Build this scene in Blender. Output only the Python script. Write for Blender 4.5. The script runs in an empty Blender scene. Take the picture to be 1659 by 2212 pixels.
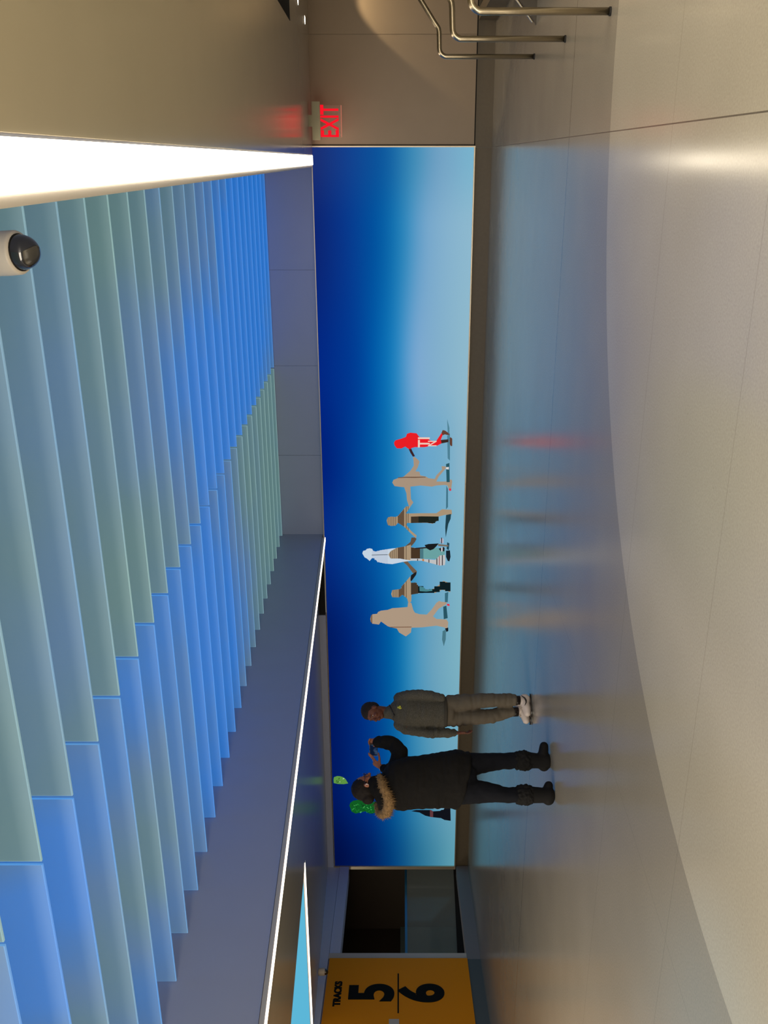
import bpy, bmesh, math, random
from mathutils import Vector, Matrix, noise
random.seed(7)
PI = math.pi
scn = bpy.context.scene
COL = scn.collection

# ------------------------------------------------------------------ camera (phone held sideways: world up points to picture left)
F = 1970.0
TH = math.atan(762 / 1970)
CT, ST = math.cos(TH), math.sin(TH)
EYE = 1.35
cam_d = bpy.data.cameras.new('camera')
cam = bpy.data.objects.new('camera', cam_d)
COL.objects.link(cam)
Rv = Vector((CT, ST, 0)); Fv = Vector((-ST, CT, 0)); Up = Vector((0, 0, 1))
m = Matrix.Identity(4)
for i, ax in enumerate((-Up, Rv, -Fv)):
    for j in range(3):
        m[j][i] = ax[j]
m.translation = Vector((0, 0, EYE))
cam.matrix_world = m
cam_d.sensor_fit = 'VERTICAL'
cam_d.sensor_height = 24
cam_d.sensor_width = 18
cam_d.lens = 24 * F / 2212
cam_d.shift_x = -32.5 / 2212
cam_d.clip_start = 0.05
cam_d.clip_end = 200
scn.camera = cam

# ------------------------------------------------------------------ world, exposure, big lights
scn.view_settings.view_transform = 'Standard'
scn.view_settings.look = 'None'
scn.view_settings.exposure = 0
scn.view_settings.gamma = 1
w = bpy.data.worlds.new('world'); scn.world = w
w.use_nodes = True
w.node_tree.nodes['Background'].inputs[0].default_value = (1.0, 0.92, 0.80, 1)
w.node_tree.nodes['Background'].inputs[1].default_value = 0.28


def area(name, loc, size, power, color, rot=(0, 0, 0)):
    l = bpy.data.lights.new(name, 'AREA')
    l.shape = 'RECTANGLE'; l.size, l.size_y = size
    l.energy = power; l.color = color
    o = bpy.data.objects.new(name, l); COL.objects.link(o)
    o.location = loc; o.rotation_euler = rot
    return o


WARM = (1.0, 0.89, 0.73)
area('fill_light_right', (4.2, 3.5, 2.2), (3.0, 9.0), 390, WARM)  # unseen fill light, added off to the right to brighten the floor
area('fill_light_behind', (-2.0, -2.2, 2.1), (9.0, 2.5), 680, WARM, (math.radians(28), 0, 0))  # unseen fill added behind the camera, tilted forward to lift the header
area('fill_light_left', (-9.0, 2.2, 2.2), (5.0, 3.5), 520, WARM)  # unseen fill light, added at left to brighten the floor
sp = bpy.data.lights.new('wall_washer', 'SPOT')
sp.energy = 62; sp.color = (1.0, 0.80, 0.52); sp.spot_size = math.radians(70); sp.spot_blend = 0.12
sp.shadow_soft_size = 0.03
spo = bpy.data.objects.new('wall_washer', sp); COL.objects.link(spo)
spo.location = (2.05, 13.82, 2.57)

# ------------------------------------------------------------------ material helpers


def s2l(c):
    return tuple((v / 255 / 12.92 if v <= 10 else ((v / 255 + .055) / 1.055) ** 2.4) for v in c)


def rgba(c):
    return (*c, 1.0)


def mat(name, color, rough=.5, metal=0, noise_amt=0, noise_scale=20, spec=.5, emit=None, estr=1, alpha=1, coat=0, bump=0, bscale=60):
    mt = bpy.data.materials.new(name); mt.use_nodes = True
    nt = mt.node_tree; b = nt.nodes['Principled BSDF']
    b.inputs['Roughness'].default_value = rough
    b.inputs['Metallic'].default_value = metal
    b.inputs['Specular IOR Level'].default_value = spec
    b.inputs['Coat Weight'].default_value = coat
    b.inputs['Alpha'].default_value = alpha
    b.inputs['Base Color'].default_value = rgba(color)
    tc = nt.nodes.new('ShaderNodeTexCoord')
    if noise_amt:
        n = nt.nodes.new('ShaderNodeTexNoise'); n.inputs['Scale'].default_value = noise_scale
        n.inputs['Detail'].default_value = 5
        nt.links.new(tc.outputs['Object'], n.inputs['Vector'])
        mx = nt.nodes.new('ShaderNodeMix'); mx.data_type = 'RGBA'
        mx.inputs['A'].default_value = rgba([c * (1 - noise_amt) for c in color])
        mx.inputs['B'].default_value = rgba([min(1, c * (1 + noise_amt)) for c in color])
        nt.links.new(n.outputs['Fac'], mx.inputs['Factor'])
        nt.links.new(mx.outputs['Result'], b.inputs['Base Color'])
    if bump:
        n = nt.nodes.new('ShaderNodeTexNoise'); n.inputs['Scale'].default_value = bscale
        n.inputs['Detail'].default_value = 4
        nt.links.new(tc.outputs['Object'], n.inputs['Vector'])
        bp = nt.nodes.new('ShaderNodeBump'); bp.inputs['Strength'].default_value = bump
        bp.inputs['Distance'].default_value = .01
        nt.links.new(n.outputs['Fac'], bp.inputs['Height']); nt.links.new(bp.outputs['Normal'], b.inputs['Normal'])
    if emit:
        b.inputs['Emission Color'].default_value = rgba(emit)
        b.inputs['Emission Strength'].default_value = estr
    return mt


def emat(name, color, strength=1.0):
    mt = bpy.data.materials.new(name); mt.use_nodes = True
    nt = mt.node_tree; nt.nodes.clear()
    o = nt.nodes.new('ShaderNodeOutputMaterial'); e = nt.nodes.new('ShaderNodeEmission')
    e.inputs[0].default_value = rgba(color); e.inputs[1].default_value = strength
    nt.links.new(e.outputs[0], o.inputs[0])
    return mt


class NG:
    """tiny wrapper for math node chains"""
    def __init__(s, nt): s.nt = nt
    def math(s, op, a, b=None, c=None, clamp=False):
        n = s.nt.nodes.new('ShaderNodeMath'); n.operation = op; n.use_clamp = clamp
        for i, v in enumerate((a, b, c)):
            if v is None: continue
            if isinstance(v, (int, float)): n.inputs[i].default_value = v
            else: s.nt.links.new(v, n.inputs[i])
        return n.outputs[0]
    def mix(s, f, a, b):
        n = s.nt.nodes.new('ShaderNodeMix'); n.data_type = 'RGBA'
        for k, v in (('Factor', f), ('A', a), ('B', b)):
            if isinstance(v, (int, float)): n.inputs[k].default_value = v
            elif isinstance(v, tuple): n.inputs[k].default_value = rgba(v)
            else: s.nt.links.new(v, n.inputs[k])
        return n.outputs['Result']


# ------------------------------------------------------------------ mesh helpers


def obj(name, bm, mt=None, parent=None, smooth=False, keep=False):
    me = bpy.data.meshes.new(name)
    bmesh.ops.recalc_face_normals(bm, faces=bm.faces[:])
    bm.to_mesh(me)
    if not keep: bm.free()
    if smooth:
        for p in me.polygons: p.use_smooth = True
    if mt: me.materials.append(mt)
    o = bpy.data.objects.new(name, me); COL.objects.link(o)
    if parent: o.parent = parent
    return o


def tag(o, label=None, cat=None, group=None, kind=None):
    if label: o['label'] = label
    if cat: o['category'] = cat
    if group: o['group'] = group
    if kind: o['kind'] = kind
    return o


def empty(name, loc=(0, 0, 0), rz=0):
    o = bpy.data.objects.new(name, None); COL.objects.link(o)
    o.location = loc; o.rotation_euler = (0, 0, rz); o.empty_display_size = .2
    return o


def B(): return bmesh.new()


def hexa(bm, bottom, top):
    """solid from 4 bottom points and 4 top points"""
    vs = [bm.verts.new(p) for p in list(bottom) + list(top)]
    for f in ((3, 2, 1, 0), (4, 5, 6, 7), (0, 1, 5, 4), (1, 2, 6, 5), (2, 3, 7, 6), (3, 0, 4, 7)):
        bm.faces.new([vs[i] for i in f])


def box(bm, a, b):
    x0, y0, z0 = a; x1, y1, z1 = b
    hexa(bm, [(x0, y0, z0), (x1, y0, z0), (x1, y1, z0), (x0, y1, z0)], [(x0, y0, z1), (x1, y0, z1), (x1, y1, z1), (x0, y1, z1)])


def prism(bm, pts, z0, z1):
    lo = [bm.verts.new((*p, z0)) for p in pts]; hi = [bm.verts.new((*p, z1)) for p in pts]
    n = len(pts)
    bm.faces.new(lo[::-1]); bm.faces.new(hi)
    for i in range(n): bm.faces.new((lo[i], lo[(i + 1) % n], hi[(i + 1) % n], hi[i]))


def tube(bm, pts, radii, n=16, ref=(0, 0, 1), cap=True, ck=1):
    """lofted closed tube; radii: r or (ru, rv), u = ref projected off the tangent"""
    P = [Vector(p) for p in pts]; R = [(r, r) if isinstance(r, (int, float)) else r for r in radii]
    T = []
    for i in range(len(P)):
        a = P[max(0, i - 1)]; b = P[min(len(P) - 1, i + 1)]
        T.append((b - a).normalized())
    if cap:
        k = []
        for s, i in ((-1, 0), (1, len(P) - 1)):
            rm = min(R[i])
            caps = []
            for e, q in ((.45, .89), (.8, .6), (.97, .22)):
                caps.append((P[i] + T[i] * s * rm * e * ck, (R[i][0] * q, R[i][1] * q), T[i]))
            k.append(caps)
        seq = k[0][::-1] + list(zip(P, R, T)) + k[1]
    else:
        seq = list(zip(P, R, T))
    ref = Vector(ref); rings = []; u = None
    for p, r, t in seq:
        if u is None:
            if abs(t.dot(ref)) > .92: ref = Vector((1, 0, 0)) if abs(t.x) < .8 else Vector((0, 1, 0))
            u = ref
        u = u - t * u.dot(t)
        u.normalize(); v = t.cross(u)
        rings.append([bm.verts.new(p + u * r[0] * math.cos(2 * PI * j / n) + v * r[1] * math.sin(2 * PI * j / n)) for j in range(n)])
    for a, b in zip(rings, rings[1:]):
        for j in range(n): bm.faces.new((a[j], a[(j + 1) % n], b[(j + 1) % n], b[j]))
    bm.faces.new(rings[0][::-1]); bm.faces.new(rings[-1])


def ell(bm, c, r, rz=0, seg=24, tilt=0):
    M = Matrix.Translation(c) @ Matrix.Rotation(rz, 4, 'Z') @ Matrix.Rotation(tilt, 4, 'Y') @ Matrix.Diagonal((*r, 1))
    bmesh.ops.create_uvsphere(bm, u_segments=seg, v_segments=seg // 2, radius=1, matrix=M)


def lathe(bm, prof, n=32, M=Matrix.Identity(4)):
    rings = []
    for r, z in prof:
        rings.append([bm.verts.new(M @ Vector((r * math.cos(2 * PI * j / n), r * math.sin(2 * PI * j / n), z))) for j in range(n)])
    for a, b in zip(rings, rings[1:]):
        for j in range(n): bm.faces.new((a[j], a[(j + 1) % n], b[(j + 1) % n], b[j]))
    bm.faces.new(rings[0][::-1]); bm.faces.new(rings[-1])


def text_mesh(name, body, size, mt, parent, M, depth=.004, bold=0, shear=0, sx=1.0):
    cu = bpy.data.curves.new(name, 'FONT'); cu.body = body; cu.size = size
    cu.extrude = depth; cu.offset = bold; cu.shear = shear; cu.align_x = 'CENTER'; cu.align_y = 'CENTER'
    to = bpy.data.objects.new('t', cu); COL.objects.link(to)
    dg = bpy.context.evaluated_depsgraph_get()
    me = bpy.data.meshes.new_from_object(to.evaluated_get(dg))
    bpy.data.objects.remove(to)
    me.transform(M @ Matrix.Diagonal((sx, 1, 1, 1)))
    me.name = name; me.materials.clear(); me.materials.append(mt)
    o = bpy.data.objects.new(name, me); COL.objects.link(o); o.parent = parent
    return o


# ------------------------------------------------------------------ key dimensions of the hall (metres)
YW = 14.26            # wall that carries the big screen
SL = .028             # the ceilings rise gently toward that wall
SX0, SX1, SZ0, SZ1 = -12.99, .163, .262, 2.612   # the screen
def zr(Y): return 2.61 - SL * (YW - Y)           # right ceiling
def zled(Y): return 2.596 - SL * (YW - Y)
def zl(Y): return 2.75 - .033 * (YW - Y)         # left ceiling
def zf(Y): return 3.335 - SL * (14.36 - Y)       # underside of the glass fins
YB = -4.5
WL = [(-13.0, 14.26), (-12.38, 11.44), (-11.95, 9.87), (-11.25, 7.3)]   # line of the left wall

# ------------------------------------------------------------------ materials
M_ceil = mat('ceiling_gloss', s2l((186, 178, 156)), rough=.17, spec=.75, noise_amt=.04, noise_scale=2)
M_ceilL = mat('ceiling_gloss_left', s2l((176, 170, 156)), rough=.22, spec=.5, noise_amt=.04, noise_scale=2)
M_wallb = mat('wall_taupe', s2l((158, 138, 112)), rough=.45, noise_amt=.05, noise_scale=3)
M_base = mat('base_stone', s2l((104, 92, 72)), rough=.5, noise_amt=.12, noise_scale=25)
M_white = mat('white_paint', s2l((196, 190, 182)), rough=.45)
M_fascia = mat('fascia_paint', s2l((172, 178, 202)), rough=.35, noise_amt=.03, noise_scale=3)
M_blue_lit = mat('white_blue_lit', s2l((205, 214, 242)), rough=.45)  # off-white headers, with the bluish light on them mixed into the colour
M_dark = mat('shadow_gap', (.008, .007, .006), rough=.7)
M_frame = mat('screen_frame', s2l((205, 190, 165)), rough=.35, metal=.6)
M_steel = mat('brushed_steel', s2l((178, 165, 140)), rough=.27, metal=1, noise_amt=.08, noise_scale=60)
M_led = emat('led_warm', (1.0, .87, .68), 9.0)
M_led2 = emat('led_warm_thin', (1.0, .84, .68), 3.6)
M_brown = mat('brown_panel', s2l((62, 52, 42)), rough=.6, noise_amt=.08, noise_scale=4)

# floor : two tones of polished terrazzo split by a curved inlay, thin joints
mt = bpy.data.materials.new('terrazzo'); mt.use_nodes = True
nt = mt.node_tree; g = NG(nt); b = nt.nodes['Principled BSDF']
geo = nt.nodes.new('ShaderNodeNewGeometry'); sep = nt.nodes.new('ShaderNodeSeparateXYZ')
nt.links.new(geo.outputs['Position'], sep.inputs[0]); X, Y = sep.outputs[0], sep.outputs[1]
def circ(cx, cy):
    dx = g.math('SUBTRACT', X, cx); dy = g.math('SUBTRACT', Y, cy)
    return g.math('SQRT', g.math('ADD', g.math('MULTIPLY', dx, dx), g.math('MULTIPLY', dy, dy)))
R1 = circ(.722, 2.353)
inside = g.math('LESS_THAN', R1, 4.004)
n1 = nt.nodes.new('ShaderNodeTexNoise'); n1.inputs['Scale'].default_value = 90; n1.inputs['Detail'].default_value = 3
n2 = nt.nodes.new('ShaderNodeTexNoise'); n2.inputs['Scale'].default_value = 1.3; n2.inputs['Detail'].default_value = 3
n3 = nt.nodes.new('ShaderNodeTexVoronoi'); n3.inputs['Scale'].default_value = 9
for n in (n1, n2, n3): nt.links.new(geo.outputs['Position'], n.inputs['Vector'])
inner = s2l((180, 172, 153)); outer = s2l((150, 142, 126))
base = g.mix(inside, outer, inner)
v = g.math('ADD', g.math('MULTIPLY', g.math('SUBTRACT', n1.outputs['Fac'], .5), .40), g.math('MULTIPLY', g.math('SUBTRACT', n2.outputs['Fac'], .5), .16))
v = g.math('ADD', v, 1.0)
hs = nt.nodes.new('ShaderNodeHueSaturation'); nt.links.new(base, hs.inputs['Color']); nt.links.new(v, hs.inputs['Value'])
def line(coord, at, w): return g.math('LESS_THAN', g.math('ABSOLUTE', g.math('SUBTRACT', coord, at)), w)
deep = line(X, .164, .0035)
deep = g.math('MAXIMUM', deep, g.math('MULTIPLY', line(Y, 7.821, .007), g.math('GREATER_THAN', R1, 4.0)))
faint = g.math('MAXIMUM', line(Y, 4.885, .0025), line(Y, 3.53, .0022))
faint = g.math('MAXIMUM', faint, g.math('MULTIPLY', line(circ(-32.75, 6.30), 29.19, .004), .4))
speck = g.math('LESS_THAN', n3.outputs['Distance'], .03)
dk = g.math('MAXIMUM', g.math('MULTIPLY', deep, .75), g.math('MULTIPLY', g.math('MAXIMUM', faint, speck), .30))
nt.links.new(g.mix(dk, hs.outputs['Color'], s2l((50, 40, 28))), b.inputs['Base Color'])
rn = g.math('SUBTRACT', g.math('ADD', .16, g.math('MULTIPLY', n2.outputs['Fac'], .08)), g.math('MULTIPLY', inside, .03))
nt.links.new(rn, b.inputs['Roughness'])
b.inputs['Specular IOR Level'].default_value = .42
M_floor = mt

# frosted glass fins, coloured LED wash painted as their glow: sea green in some stretches, blue in others
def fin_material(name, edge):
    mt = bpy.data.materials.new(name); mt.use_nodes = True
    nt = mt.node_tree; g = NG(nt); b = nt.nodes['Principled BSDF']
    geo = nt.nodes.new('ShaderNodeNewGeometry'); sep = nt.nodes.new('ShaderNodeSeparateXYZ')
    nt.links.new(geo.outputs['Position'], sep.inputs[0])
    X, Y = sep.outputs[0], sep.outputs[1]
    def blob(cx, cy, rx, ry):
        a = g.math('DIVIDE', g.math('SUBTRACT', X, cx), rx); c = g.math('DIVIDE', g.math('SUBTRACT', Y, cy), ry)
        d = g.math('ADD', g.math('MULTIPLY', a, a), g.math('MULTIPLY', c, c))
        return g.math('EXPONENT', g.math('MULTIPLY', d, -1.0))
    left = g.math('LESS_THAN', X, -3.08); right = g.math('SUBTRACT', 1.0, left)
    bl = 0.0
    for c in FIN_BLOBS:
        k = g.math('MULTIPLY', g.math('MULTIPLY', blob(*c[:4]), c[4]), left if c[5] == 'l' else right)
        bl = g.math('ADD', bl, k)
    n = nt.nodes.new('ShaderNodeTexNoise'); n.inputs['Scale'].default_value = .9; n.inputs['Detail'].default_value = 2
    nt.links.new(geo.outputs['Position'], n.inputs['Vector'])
    # the painted glow shifts a little from fin to fin
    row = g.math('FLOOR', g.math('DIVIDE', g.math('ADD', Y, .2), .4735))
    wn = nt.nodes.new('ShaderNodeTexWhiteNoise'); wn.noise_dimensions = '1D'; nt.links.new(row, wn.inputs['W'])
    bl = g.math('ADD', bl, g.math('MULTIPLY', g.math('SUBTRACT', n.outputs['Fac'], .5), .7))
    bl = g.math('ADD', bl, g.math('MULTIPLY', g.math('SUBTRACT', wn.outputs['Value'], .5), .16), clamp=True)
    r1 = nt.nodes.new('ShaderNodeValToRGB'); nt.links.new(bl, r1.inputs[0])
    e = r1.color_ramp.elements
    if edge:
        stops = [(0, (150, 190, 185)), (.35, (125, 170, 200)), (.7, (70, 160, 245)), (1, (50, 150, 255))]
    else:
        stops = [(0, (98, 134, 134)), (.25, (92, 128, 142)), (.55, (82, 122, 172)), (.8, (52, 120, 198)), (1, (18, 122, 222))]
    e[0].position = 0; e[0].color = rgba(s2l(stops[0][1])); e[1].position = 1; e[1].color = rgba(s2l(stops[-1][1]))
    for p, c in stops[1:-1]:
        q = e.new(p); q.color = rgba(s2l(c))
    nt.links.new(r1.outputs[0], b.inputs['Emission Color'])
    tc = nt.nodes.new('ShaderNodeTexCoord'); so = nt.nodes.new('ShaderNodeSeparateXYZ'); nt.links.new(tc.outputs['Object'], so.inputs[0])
    fall = g.math('EXPONENT', g.math('MULTIPLY', so.outputs[2], -8.0))       # glow painted brighter at the polished lower edge, fading upward
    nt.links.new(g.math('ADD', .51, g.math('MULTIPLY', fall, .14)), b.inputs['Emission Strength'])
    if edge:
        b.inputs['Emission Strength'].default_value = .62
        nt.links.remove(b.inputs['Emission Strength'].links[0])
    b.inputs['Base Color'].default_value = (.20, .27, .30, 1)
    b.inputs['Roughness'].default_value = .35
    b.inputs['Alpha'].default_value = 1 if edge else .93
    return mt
# (x, y, radius x, radius y, amount of blue)
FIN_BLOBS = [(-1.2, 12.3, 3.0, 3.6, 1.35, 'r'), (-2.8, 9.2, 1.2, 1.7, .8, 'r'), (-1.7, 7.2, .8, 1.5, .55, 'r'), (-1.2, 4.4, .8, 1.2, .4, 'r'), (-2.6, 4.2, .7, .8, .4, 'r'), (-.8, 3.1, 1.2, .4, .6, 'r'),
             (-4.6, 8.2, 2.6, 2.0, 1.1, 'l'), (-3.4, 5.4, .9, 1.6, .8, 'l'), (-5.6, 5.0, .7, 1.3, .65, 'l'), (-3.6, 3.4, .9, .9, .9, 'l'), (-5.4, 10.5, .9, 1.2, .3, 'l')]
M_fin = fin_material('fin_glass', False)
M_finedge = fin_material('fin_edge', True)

# ------------------------------------------------------------------ the setting
bm = B(); box(bm, (-20, YB, -.2), (9, 17, 0)); tag(obj('floor', bm, M_floor), kind='structure')

# ceiling, right of the coffer, with a stairwell opening beyond x = 1.38
def slab(name, x0, x1, y0, y1, zfn, th, mt, parent=None):
    bm = B()
    hexa(bm, [(x0, y0, zfn(y0)), (x1, y0, zfn(y0)), (x1, y1, zfn(y1)), (x0, y1, zfn(y1))],
         [(x0, y0, zfn(y0) + th), (x1, y0, zfn(y0) + th), (x1, y1, zfn(y1) + th), (x0, y1, zfn(y1) + th)])
    return obj(name, bm, mt, parent)
tag(slab('ceiling_right', .06, 1.38, YB, YW, zr, .14, M_ceil), kind='structure')
tag(slab('ceiling_far_right', 1.38, 6.5, 11.0, YW, zr, .14, M_ceil), kind='structure')
bm = B()
box(bm, (1.38, 10.965, 2.515), (6.5, 10.998, 5.4)); box(bm, (1.30, 2.5, 2.75), (1.38, 11.1, 5.4)); box(bm, (1.3, 2.5, 5.4), (6.5, 11.1, 5.5))
tag(obj('trim_stairwell', bm, mat('stairwell_dark', s2l((30, 26, 20)), rough=.7)), kind='structure')

# screen wall right of the screen, and its stone base
bm = B(); box(bm, (SX1 + .04, YW, .262), (1.622, YW + .2, 2.72)); box(bm, (1.628, YW, .262), (6.5, YW + .2, 2.72)); box(bm, (SX1 + .04, YW + .012, .262), (6.5, YW + .2, 2.72))
tag(obj('wall_back_right', bm, M_wallb), kind='structure')
bm = B(); box(bm, (SX1, YW + .02, 0), (6.5, YW + .2, .245))
tag(obj('baseboard_right', bm, M_base), kind='structure')
bm = B(); box(bm, (SX0 - .04, YW + .03, 0), (SX1 - .003, YW + .2, .235))
tag(obj('baseboard_screen', bm, M_base), kind='structure')
bm = B(); box(bm, (SX0 - .04, YW + .05, .235), (6.5, YW + .2, .263))
tag(obj('trim_reveal', bm, M_dark), kind='structure')
bm = B(); box(bm, (SX0 - .04, YW + .02, .262), (SX1 + .04, YW + .14, 2.612))
tag(obj('wall_back', bm, M_brown), kind='structure')

# high wall over the screen (behind the fins) with hairline joints, and the coffer's two long sides
bm = B()
cuts = [-6.1, -4.57, -3.074, -1.587, -.1]
for a, c in zip(cuts, cuts[1:]): box(bm, (a + .003, 14.42, 2.60), (c - .003, 14.5, 5.0))
box(bm, (-6.1, 14.432, 2.6), (0, 14.55, 5.0))
tag(obj('wall_above_screen', bm, M_fascia), kind='structure')
bm = B()
hexa(bm, [(-6.10, YB, zled(YB) + .06), (-5.985, YB, zled(YB) + .06), (-5.985, 14.42, zled(14.42) + .06), (-6.10, 14.42, zled(14.42) + .06)],
     [(-6.10, YB, 4.9), (-5.985, YB, 4.9), (-5.985, 14.42, 4.9), (-6.10, 14.42, 4.9)])
tag(obj('wall_coffer_left', bm, M_fascia), kind='structure')
bm = B()
hexa(bm, [(-.100, YB, zr(YB) + .06), (.06, YB, zr(YB) + .06), (.06, 14.42, zr(14.42) + .06), (-.100, 14.42, zr(14.42) + .06)],
     [(-.100, YB, 4.9), (.06, YB, 4.9), (.06, 14.42, 4.9), (-.100, 14.42, 4.9)])
tag(obj('wall_coffer_right', bm, M_fascia), kind='structure')
tag(slab('trim_coffer_lip', -.108, -.078, YB, 14.4, lambda y: zr(y) + .004, .05, M_white), kind='structure')
bm = B(); box(bm, (-6.1, YB, 4.9), (.06, 14.5, 5.0)); tag(obj('ceiling_coffer', bm, M_fascia), kind='structure')

# left ceiling around the second, smaller coffer (x -8.70 .. -14, y 3 .. 9.55)
L = -14.5
tag(slab('ceiling_left', -8.70, -6.09, YB, YW, zl, .12, M_ceilL), kind='structure')
tag(slab('ceiling_left_far', L, -8.70, 9.66, 14.6, zl, .12, M_ceilL), kind='structure')
tag(slab('ceiling_left_near', L, -8.70, YB, 4.0, zl, .12, M_ceilL), kind='structure')
bm = B(); hexa(bm, [(-8.70, 3.95, zl(3.95) + .01), (-8.62, 3.95, zl(3.95) + .01), (-8.62, 9.7, zl(9.7) + .01), (-8.70, 9.7, zl(9.7) + .01)], [(-8.70, 3.95, 4.3), (-8.62, 3.95, 4.3), (-8.62, 9.7, 4.3), (-8.70, 9.7, 4.3)]); box(bm, (-14.5, 3.9, 4.3), (-8.6, 9.6, 4.4)); box(bm, (-14.5, 3.9, 2.62), (-14.4, 9.6, 4.3)); box(bm, (-14.5, 3.85, 2.6), (-8.6, 3.95, 4.3))
tag(obj('trim_second_coffer', bm, M_fascia), kind='structure')

# lamps in the ceilings
def lamp_strip(name, x0, x1, y0, y1, zfn, mtl, label, cat='light', housing=M_white):
    t = empty(name, ((x0 + x1) / 2, (y0 + y1) / 2, zfn((y0 + y1) / 2)))
    ox, oy, oz = t.location
    def sl(nm, a, c, dz, th, mt_):
        bm = B()
        hexa(bm, [(a - ox, y0 - oy, zfn(y0) + dz - oz), (c - ox, y0 - oy, zfn(y0) + dz - oz), (c - ox, y1 - oy, zfn(y1) + dz - oz), (a - ox, y1 - oy, zfn(y1) + dz - oz)],
             [(a - ox, y0 - oy, zfn(y0) + dz + th - oz), (c - ox, y0 - oy, zfn(y0) + dz + th - oz), (c - ox, y1 - oy, zfn(y1) + dz + th - oz), (a - ox, y1 - oy, zfn(y1) + dz + th - oz)])
        return obj(nm, bm, mt_, t)
    sl('diffuser', x0, x1, 0, .012, mtl)
    sl('housing', x0 + .002, x1 - .002, .013, .04, housing)
    return tag(t, label, cat)
lamp_strip('light_strip', -.076, .050, YB, YW - .03, lambda y: zr(y) - .004, M_led, 'wide warm white light strip along the right edge of the fin ceiling')
lamp_strip('light_strip', -6.03, -5.965, YB, YW - .03, lambda y: zled(y), M_led2, 'thin warm light strip along the left edge of the fin ceiling')
# second coffer: backlit cyan fascia with a light strip under it
t = empty('luminous_fascia', (-11.6, 9.55, 2.6)); tag(t, 'glowing cyan luminous panel wall inside the small ceiling recess at left', 'light panel')
M_cyan = emat('cyan_glow', s2l((92, 182, 215)), 1.0)
for a, c in ((-2.85, -.98), (-.974, .92), (.926, 2.92)):
    bm = B(); box(bm, (a, 0, .03), (c, .04, 1.6)); obj('panel', bm, M_cyan, t)
t = empty('light_strip', (-11.6, 9.53, 2.59)); tag(t, 'warm light strip below the glowing cyan panel wall', 'light')
bm = B(); hexa(bm, [(-2.85, -.02, 0), (2.92, -.02, 0), (2.92, .05, 0), (-2.85, .05, 0)], [(-2.85, -.02, .014), (2.92, -.02, .014), (2.92, .05, .014), (-2.85, .05, .014)])
obj('diffuser', bm, M_led2, t)
bm = B(); box(bm, (-2.85, .005, .0145), (2.92, .018, .028)); obj('housing', bm, M_white, t)

# recessed downlights in the far right ceiling
def downlight(x, y, label):
    t = empty('downlight', (x, y, zr(y) - .001))
    bm = B(); lathe(bm, [(.050, 0), (.062, -.001), (.062, -.004), (.050, -.004)]); obj('trim_ring', bm, M_white, t)
    bm = B(); lathe(bm, [(.049, -.0045), (.0492, -.001)]); obj('lamp_lens', bm, emat('downlight_lens', (1, .85, .62), 9), t)
    return tag(t, label, 'light', 'round downlights in the ceiling near the stairs')
downlight(1.70, 13.45, 'small round downlight in the ceiling closer to the back wall')
downlight(1.76, 12.28, 'small round downlight in the ceiling nearer the dark stairwell opening')

# ------------------------------------------------------------------ glass fins
def fin_mesh(width, edgeonly):
    bm = B(); t = .006; hgt = .62
    if edgeonly:
        box(bm, (0, -t, 0), (width, t, .006)); box(bm, (-.002, -t, 0), (0, t, hgt)); box(bm, (width, -t, 0), (width + .002, t, hgt))
    else:
        for k in range(12):
            pass
        box(bm, (0, -t, .006), (width, t, hgt))
    return bm
ORD = ['first', 'second', 'third', 'fourth', 'fifth', 'sixth', 'seventh', 'eighth', 'ninth', 'tenth', 'eleventh', 'twelfth', 'thirteenth', 'fourteenth',
       'fifteenth', 'sixteenth', 'seventeenth', 'eighteenth', 'nineteenth', 'twentieth', 'twenty-first', 'twenty-second', 'twenty-third', 'twenty-fourth',
       'twenty-fifth', 'twenty-sixth', 'twenty-seventh', 'twenty-eighth', 'twenty-ninth', 'thirtieth']
fin_y = [14.30 - .4735 * k for k in range(29)]
for side, x0, wd in (('right', -3.075, 2.875), ('left', -5.96, 2.86)):
    me_face = me_edge = None
    for k, y in enumerate(fin_y):
        t = empty('glass_fin', (x0, y, zf(y)))
        if me_face is None:
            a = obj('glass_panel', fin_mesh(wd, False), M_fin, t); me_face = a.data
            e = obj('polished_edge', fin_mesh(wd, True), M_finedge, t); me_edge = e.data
            br = B()
            tube(br, [(wd / 2, 0, .58), (wd / 2, 0, 1.2)], [.006, .006], n=8)
            c = obj('hanger_rod', br, M_steel, t); me_rod = c.data
        else:
            for nm, me in (('glass_panel', me_face), ('polished_edge', me_edge), ('hanger_rod', me_rod)):
                o = bpy.data.objects.new(nm, me); COL.objects.link(o); o.parent = t
        where = 'row by wide light strip' if side == 'right' else 'row by thin light strip'
        tag(t, 'frosted glass ceiling fin, %s from the screen wall, %s' % (ORD[k], where), 'ceiling fin', 'frosted glass fins hanging in the ceiling recess')
        if y < 3.2 and side == 'left': break

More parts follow.
